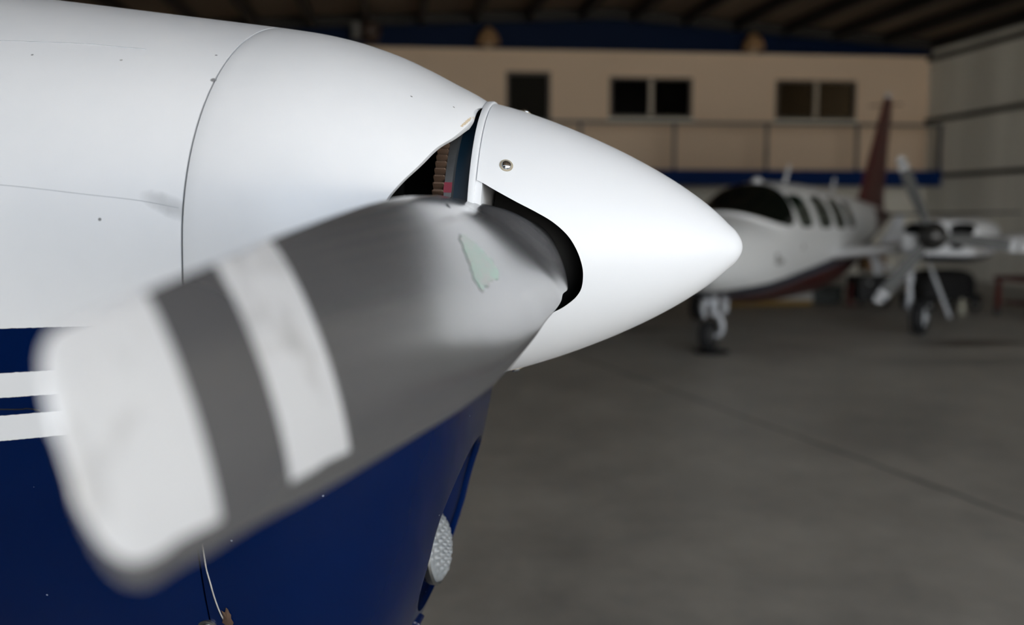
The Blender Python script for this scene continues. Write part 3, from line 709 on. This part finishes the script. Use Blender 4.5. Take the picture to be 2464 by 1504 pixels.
FB = [(1.02, .03, 1.04, .96), (.95, .13, 1.12, .88), (.75, .27, 1.23, .79), (.4, .42, 1.35, .66), (.05, .52, 1.43, .59), (-.3, .58, 1.50, .525), (-.6, .60, 1.62, .485), (-.95, .61, 1.785, .46), (-1.4, .61, 1.825, .45), (-2.2, .61, 1.815, .455), (-3.0, .58, 1.775, .50), (-3.8, .50, 1.72, .64), (-4.8, .36, 1.65, .90), (-5.8, .21, 1.57, 1.12), (-6.5, .11, 1.5, 1.28), (-6.9, .05, 1.45, 1.36)]
def secB(s): return [smoothtab([(q[0], q[i]) for q in FB], s) for i in (1, 2, 3)]
def fusB(s, ang, off):
    a, tp_, bt = secB(s); zc = (tp_+bt)/2 - .02; c_, s_ = cos(ang), sin(ang)
    return Vector((s, (a+off)*spow(c_, 2/2.35), zc + ((tp_-zc) + off if s_ >= 0 else (zc-bt)+off)*spow(s_, 2/2.35)))
fr = []
for k in range(90):
    s = 1.02 - 7.92*k/89; fr.append([fusB(s, 2*pi*j/72, 0) for j in range(72)])
body = MB().rings(fr).build('fuselage', bm_, pb, 50)
# windscreen: wraps from side to side, its lower edge bowed
def wsB(p, q, off):
    # q 0..1 across from left to right, p 0 bottom .. 1 top
    ang = rad(22) + q*rad(136); k = abs(2*q-1)
    sb = -.10 - .52*k**2.2; stp = -.98 + .16*k**2
    if k > .86: sb = sb - (k-.86)*.2
    return fusB(sb + (stp-sb)*p, ang, off)
def grid_patch(name, fn, n1, n2, m, parent, off=.006):
    vs = [fn(i/n1, j/n2, off) for i in range(n1+1) for j in range(n2+1)]; fs = []
    for i in range(n1):
        for j in range(n2): a = i*(n2+1)+j; fs.append((a, a+1, a+n2+2, a+n2+1))
    return link(name, me_from(name, vs, fs), m, parent, 180)
ws = grid_patch('windscreen', wsB, 14, 48, M['glass_dark'], pb)
rim = [wsB(0, j/40, .008) for j in range(41)]; MB().tube(rim, .022, 8).build('windscreen_rim', M['white_paint'], ws, 60)
def angB(s, z, side):
    a, tp_, bt = secB(s); zc = (tp_+bt)/2 - .02; v_ = max(-1, min(1, (z-zc)/(tp_-zc))); A0 = math.asin(abs(v_)**(2.35/2)*(1 if v_ > 0 else -1))
    return A0 if side > 0 else pi - A0
for side in (1, -1):
    for s0, s1, za, zb in ((-.96, -1.38, 1.31, 1.67), (-1.60, -2.06, 1.29, 1.655), (-2.20, -2.64, 1.275, 1.635), (-2.80, -3.12, 1.275, 1.60)):
        w_ = surf_patch('side_window', lambda s, z, off: fusB(s - .05*(za-z)/(za-zb)*-1, angB(s, z, side), off), s0, s1, za, zb, M['glass_green'], .006, 4.5, 12, 12, pb)
for (xx, zz, h, lean) in ((-2.08, 1.80, .25, .16), (-3.94, 1.70, .24, .1)):
    MB().rings([[(xx + .06*cos(2*pi*k/10)*f_ - lean*q, .012*sin(2*pi*k/10), zz + h*q) for k in range(10)] for q, f_ in ((0, 1), (.5, .75), (1, .45))]).build('aerial', M['strut_white'], pb, 60)
MB().lathe([(0, .07), (.03, .065), (.06, .04), (.07, .01)], (-1.18, 0, 1.8), (0, 0, 1), 20).build('roof_beacon', M['strut_white'], pb, 60)
for dx, dz, w_ in ((-.30, 1.02, .08), (-.36, .96, .2), (-1.02, 1.1, .05)):
    surf_patch('access_mark', lambda s, z, off: fusB(s, angB(s, z, 1), off), dx+w_/2, dx-w_/2, dz-.03, dz+.03, mat('faint_placard', (140, 140, 138), .5), .004, 3, 4, 4, pb)
wing_panel('tail_fin', [(1.45, -4.9, 0, 1.75, .13), (1.75, -5.25, 0, 1.35, .12), (3.18, -6.38, 0, .50, .09), (3.25, -6.48, 0, .36, .04)], M['maroon'], pb, True)
MB().lathe([(0, .04), (.05, .045), (.08, .02)], (-6.62, 0, 3.24), (0, 0, 1), 14).build('fin_beacon', M['strut_white'], pb, 60)
MB().tube([(-6.5, -.25, 3.12), (-6.5, .25, 3.12)], .012, 8).build('fin_aerial', M['maroon'], pb, 60)
for sg in (1, -1):
    wing_panel('tailplane', [(0, -5.85, 1.42, .95, .09), (sg*1.95, -6.15, 1.46, .60, .07), (sg*2.0, -6.22, 1.46, .45, .03)], M['stab'], pb)
    wing_panel('wing', [(sg*.3, -2.05, .93, 1.95, .17), (sg*1.2, -2.22, 1.03, 1.75, .16), (sg*2.6, -2.38, 1.17, 1.5, .15), (sg*5.2, -2.7, 1.42, .95, .12), (sg*5.3, -2.8, 1.43, .7, .05)], M['white_paint'], pb)
blB = blade_material('grey_blade_white_tip_bands', (112, 113, 112), (228, 230, 232), ((.885, 1.2), (.79, .85)), 1.1, .4, False, False)
spB = mat('dark_polished_spinner', (58, 57, 55), .18, .3)
nac_m = bpy.data.materials.new('white_nacelle_navy_belly'); nac_m.use_nodes = True; n = NT(nac_m); x, y, z = n.coord()
n.base(n.mix(n.math('LESS_THAN', z, n.math('ADD', 1.0, n.math('MULTIPLY', n.math('ADD', x, 2.0), .02))), lin((226, 228, 230)), lin((14, 18, 32)))); n.b.inputs['Roughness'].default_value = .3
for sg in (1, -1):
    yc, zc = sg*1.80, 1.165
    NB = [(-1.93, .30, .15, .14), (-1.945, .36, .19, .19), (-1.98, .405, .218, .215), (-2.05, .43, .232, .23), (-2.3, .44, .245, .26), (-3.0, .42, .25, .28), (-3.8, .34, .2, .22), (-4.5, .2, .1, .1), (-4.9, .05, .03, .03)]
    fr = []
    for k in range(60):
        q = (k/59)**1.7; s = -1.93 - 2.97*q; a, tp_, bt = [smoothtab([(w_[0], w_[i]) for w_ in NB], s) for i in (1, 2, 3)]
        fr.append([Vector((s, yc + a*spow(cos(2*pi*j/64), 2/2.8), zc + (tp_ if sin(2*pi*j/64) >= 0 else bt)*spow(sin(2*pi*j/64), 2/2.8))) for j in range(64)])
    na = MB().rings(fr).build('engine_nacelle', [nac_m, M['dark']], pb)
    cts = []
    for (yy, zz, hw, hh) in ((-.26, .125, .115, .062), (.24, .125, .125, .066), (.19, -.065, .065, .032)):
        o_ = MB().rings([[(xx, yc + yy + hw*spow(cos(2*pi*j/28), .7), zc + zz + hh*spow(sin(2*pi*j/28), .7)) for j in range(28)] for xx in (-1.8, -2.16)]).build('cutter', None, pb)
        o_.data.materials.append(nac_m); o_.data.materials.append(M['dark']); o_.data.polygons.foreach_set('material_index', [1]*len(o_.data.polygons)); cts.append(o_)
    cut(na, cts); na.data.polygons.foreach_set('use_smooth', [True]*len(na.data.polygons)); na.data.set_sharp_from_angle(angle=rad(45))
    hb = Vector((-1.90, sg*1.75, 1.215))
    MB().lathe([(-.04, .15), (0, .16), (.04, .158), (.08, .145), (.12, .115), (.15, .07), (.165, .03), (.17, .002)], hb, (1, 0, 0), 40).build('propeller_spinner', spB, pb, 60)
    for a in (113, 233, 353):
        ar = rad(a); d = Vector((0, cos(ar), sin(ar))); u_ = Vector((1, 0, 0)); wd = u_.cross(d)
        stB = []
        for k in range(40):
            r = .10 + .85*k/39; ch = smoothtab([(.1, .07), (.16, .10), (.3, .15), (.6, .15), (.85, .125), (.92, .10), (.95, .03)], r)
            stB.append((r, ch*.55, ch*.45, smoothtab([(.1, .06), (.2, .05), (.4, .024), (.95, .008)], r), rad(smoothtab([(.1, 42), (.3, 34), (.6, 22), (.95, 14)], r))))
        blade_object('propeller_blade', stB, hb + Vector((.05, 0, 0)), d, u_, wd, blB, pb)
    # main undercarriage
    yy = sg*1.43
    st = MB().tube([(-2.88, yy - sg*.13, 1.05), (-2.88, yy - sg*.13, .62)], .045, 16).tube([(-2.88, yy - sg*.13, .64), (-2.88, yy - sg*.13, .28)], .03, 16).build('main_gear_strut', M['strut_white'], pb, 60)
    MB().tube([(-2.93, yy - sg*.13, .62), (-2.99, yy - sg*.13, .46), (-2.92, yy - sg*.12, .30)], .018, 10).build('torque_link', M['strut_white'], st, 60)
    MB().tube([(-2.88, yy - sg*.13, .21), (-2.88, yy + sg*.1, .21)], .025, 12).build('axle', M['strut_white'], st, 60)
    MB().tube([(-2.88, yy - sg*.13, .66), (-2.7, yy - sg*.62, .96)], .016, 10).build('side_brace', M['strut_white'], st, 60)
    wheel(st, (-2.88, yy, .21), .21, .15, (0, 1, 0), M['strut_white'])
    MB().beam((-2.88, yy + sg*.03, 1.0), (-2.92, yy + sg*.34, .22), .022, .09, (1, 0, 0)).build('outer_gear_door', M['strut_white'], pb, bevel=.004)
    MB().add([(-2.5, yy - sg*.50, 1.0), (-2.55, yy - sg*.44, .72), (-2.95, yy - sg*.44, .72), (-2.8, yy - sg*.50, 1.0), (-2.5, yy - sg*.52, 1.0), (-2.55, yy - sg*.46, .72), (-2.95, yy - sg*.46, .72), (-2.8, yy - sg*.52, 1.0)],
             [(0,1,2,3), (7,6,5,4), (0,4,5,1), (1,5,6,2), (2,6,7,3), (3,7,4,0)]).build('inner_gear_door', M['strut_white'], pb)
# nose undercarriage
ns = MB().tube([(0, .02, .72), (0, .02, .47)], .04, 16).tube([(0, .02, .5), (0, .02, .40)], .028, 16).build('nose_gear_strut', M['strut_white'], pb, 60)
MB().tube([(0, .0, .42), (0, .07, .405), (.0, .115, .33), (0, .12, .25), (0, .085, .185)], [.03, .034, .03, .026, .022], 14).tube([(0, .085, .185), (0, -.09, .185)], .02, 10).build('nose_fork', M['strut_white'], ns, 60)
MB().tube([(.05, -.05, .56), (.10, -.06, .46), (.05, -.06, .38)], .022, 10).tube([(.0, .0, .52), (.05, -.05, .56)], .02, 8).build('torque_link', M['strut_white'], ns, 60)
MB().box((-.12, .11, .42), (.0, .13, .6)).build('nose_gear_door', M['strut_white'], ns)
wheel(ns, (0, -.03, .183), .165, .13, (0, 1, 0), M['alu'])
tr_ = MB().lathe([(0, .17), (.004, .185), (.018, .19), (.018, .178), (.008, .172), (.008, .01)], (0, 0, 0), (0, 0, 1), 40).build('black_disc', M['dark'], None, 50)  # flat black disc with a low rim below the nose wheel
tr_.location = oB; tag(tr_, 'flat black disc on the floor under the nose wheel', 'tray')

# ------------------------------------------------------------------ things standing on the floor behind the twin
def thing(name, loc, label, cat, group=None, rz=0.0):
    return tag(empty(name, loc, rz), label, cat, group)
y_m = mat('faded_yellow_paint', (150, 116, 30), .6, var=.15)
o = MB().box((-.72, -.05, 0), (.60, .05, .07)).build('floor_beam', y_m, None, bevel=.008); o.location = (5.95, 15.1, 0); tag(o, 'long yellow beam lying on the floor beyond the nose wheel', 'beam')
wt = MB().tube([(-.45, 0, .06), (-.1, 0, .07), (.15, 0, .085), (.36, 0, .105), (.40, 0, .105)], [.05, .055, .075, .1, .1], 20).build('cover_roll', mat('white_cover_fabric', (196, 196, 192), .8, var=.06), None, 60); wt.location = (6.22, 15.28, 0); tag(wt, 'white tapering roll lying behind the yellow beam', 'cover roll')
gb = thing('storage_box', (6.92, 15.5, 0), 'dark green storage box on the floor right of the white roll', 'box'); dg_ = mat('dark_green_plastic', (18, 30, 24), .5)
MB().box((-.24, -.2, 0), (.24, .2, .22)).build('body', dg_, gb, bevel=.01); MB().box((-.26, -.22, .22), (.26, .22, .27)).build('lid', dg_, gb, bevel=.01); MB().box((-.05, -.235, .17), (.05, -.2, .24)).build('latch', M['dark'], gb)
gn = thing('generator', (7.5, 15.1, 0), 'black boxy generator beneath the inner wing of the twin', 'generator'); bk = mat('black_machine_paint', (16, 17, 18), .5)
MB().box((-.25, -.25, .08), (.25, .25, .46)).build('body', bk, gn, bevel=.02)
MB().tube([(-.27, -.24, .06), (-.27, -.24, .52), (.27, -.24, .52), (.27, -.24, .06)], .015, 8).build('frame', bk, gn, 60)
for a in (-1, 1):
    for b in (-1, 1): MB().box((a*.2-.03, b*.2-.03, 0), (a*.2+.03, b*.2+.03, .08)).build('foot', M['black_rubber'], gn)
MB().lathe([(0, .03), (.012, .03), (.015, .02)], (-.1, -.25, .36), (0, -1, 0), 16).build('gauge', M['alu'], gn, 60)
cb = MB().box((-.17, -.14, 0), (.17, .14, .24)).build('cardboard_box', mat('brown_cardboard', (120, 92, 62), .85, var=.08), None, bevel=.004); cb.location = (7.55, 15.1, .535); tag(cb, 'brown cardboard box resting on top of the black generator', 'box')
jk = thing('jack_stand', (7.13, 14.95, 0), 'small dark red jack stand between green box and generator', 'jack stand'); rd = mat('dull_red_paint', (96, 20, 18), .5)
MB().lathe([(0, .1), (.02, .1), (.03, .04)], (0, 0, 0), (0, 0, 1), 20).build('base', rd, jk, 50); MB().tube([(0, 0, .03), (0, 0, .3)], .022, 12).build('post', rd, jk, 60); MB().lathe([(0, .03), (.02, .05), (.03, .05)], (0, 0, .3), (0, 0, 1), 16).build('saddle', rd, jk, 50)
# black low cart
ct = thing('equipment_cart', (8.18, 14.15, 0), 'black low equipment cart standing behind the twin\'s left main wheel', 'cart', None, rad(8))
MB().box((-.5, -.32, .16), (.5, .32, .24)).build('platform', bk, ct, bevel=.01)
MB().rings([[(a*w_, b*w_*.64, z_) for a, b in [(.5*spow(cos(2*pi*k/32), .5), .5*spow(sin(2*pi*k/32), .5)) for k in range(32)]] for z_, w_ in ((.24, .96), (.45, .94), (.55, .84), (.6, .6))]).build('covered_load', mat('black_tarpaulin', (18, 18, 19), .7, var=.3, vscale=9), ct, 60)
for a in (-1, 1):
    for b in (-1, 1): wheel(ct, (a*.4, b*.28, .09), .09, .05, (0, 1, 0), M['alu'], side_hub=.4)
MB().tube([(-.5, -.28, .2), (-.62, -.28, .6), (-.62, .28, .6), (-.5, .28, .2)], .015, 8).build('handle', bk, ct, 60)
bo = thing('bottle', (8.08, 13.4, 0), 'small pale bottle on the floor in front of the black cart', 'bottle')
MB().lathe([(0, .045), (.01, .05), (.15, .05), (.19, .022), (.2, .022)], (0, 0, 0), (0, 0, 1), 20).build('body', mat('pale_plastic', (170, 168, 150), .4), bo, 50); MB().lathe([(0, .024), (.03, .024), (.032, .01)], (0, 0, .2), (0, 0, 1), 16).build('cap', mat('cream_cap', (190, 186, 170), .4), bo, 50)
# red trolley
rt = thing('trolley', (9.32, 13.15, 0), 'red steel trolley with low shelf near the corrugated wall', 'trolley', None, rad(10))
MB().box((-.75, -.35, .5), (.75, .35, .56)).build('top_tray', rd, rt, bevel=.01); MB().box((-.6, -.3, .16), (.75, .3, .2)).build('shelf', rd, rt, bevel=.01)
for a in (-.7, .7):
    for b in (-.3, .3):
        lg = MB().box((a-.025, b-.025, .1), (a+.025, b+.025, .5)).build('leg', rd, rt); wheel(lg, (a, b, .055), .055, .035, (0, 1, 0), M['alu'], side_hub=.4)
rc = MB().box((-.22, -.18, 0), (.22, .18, .22)).build('toolbox', mat('bright_red_enamel', (150, 26, 28), .4), None, bevel=.012); rc.location = (9.65, 13.21, .202); rc.rotation_euler = (0, 0, rad(10)); tag(rc, 'red toolbox sitting on the lower shelf of the red trolley', 'toolbox')
# white slanted board behind the wing root
wb = thing('board', (8.55, 16.4, 0), 'white slanted board on legs showing behind the twin\'s wing root', 'board')
MB().add([(-.24, -.02, .9), (.2, -.02, .9), (.19, -.02, 1.42), (.05, -.02, 1.42), (-.24, .02, .9), (.2, .02, .9), (.19, .02, 1.42), (.05, .02, 1.42)], [(0,1,2,3), (7,6,5,4), (0,4,5,1), (1,5,6,2), (2,6,7,3), (3,7,4,0)]).build('panel', M['strut_white'], wb)
for a in (-.17, .17): MB().tube([(a, .03, 0), (a, .03, 1.1)], .02, 8).build('leg', M['alu'], wb, 60)
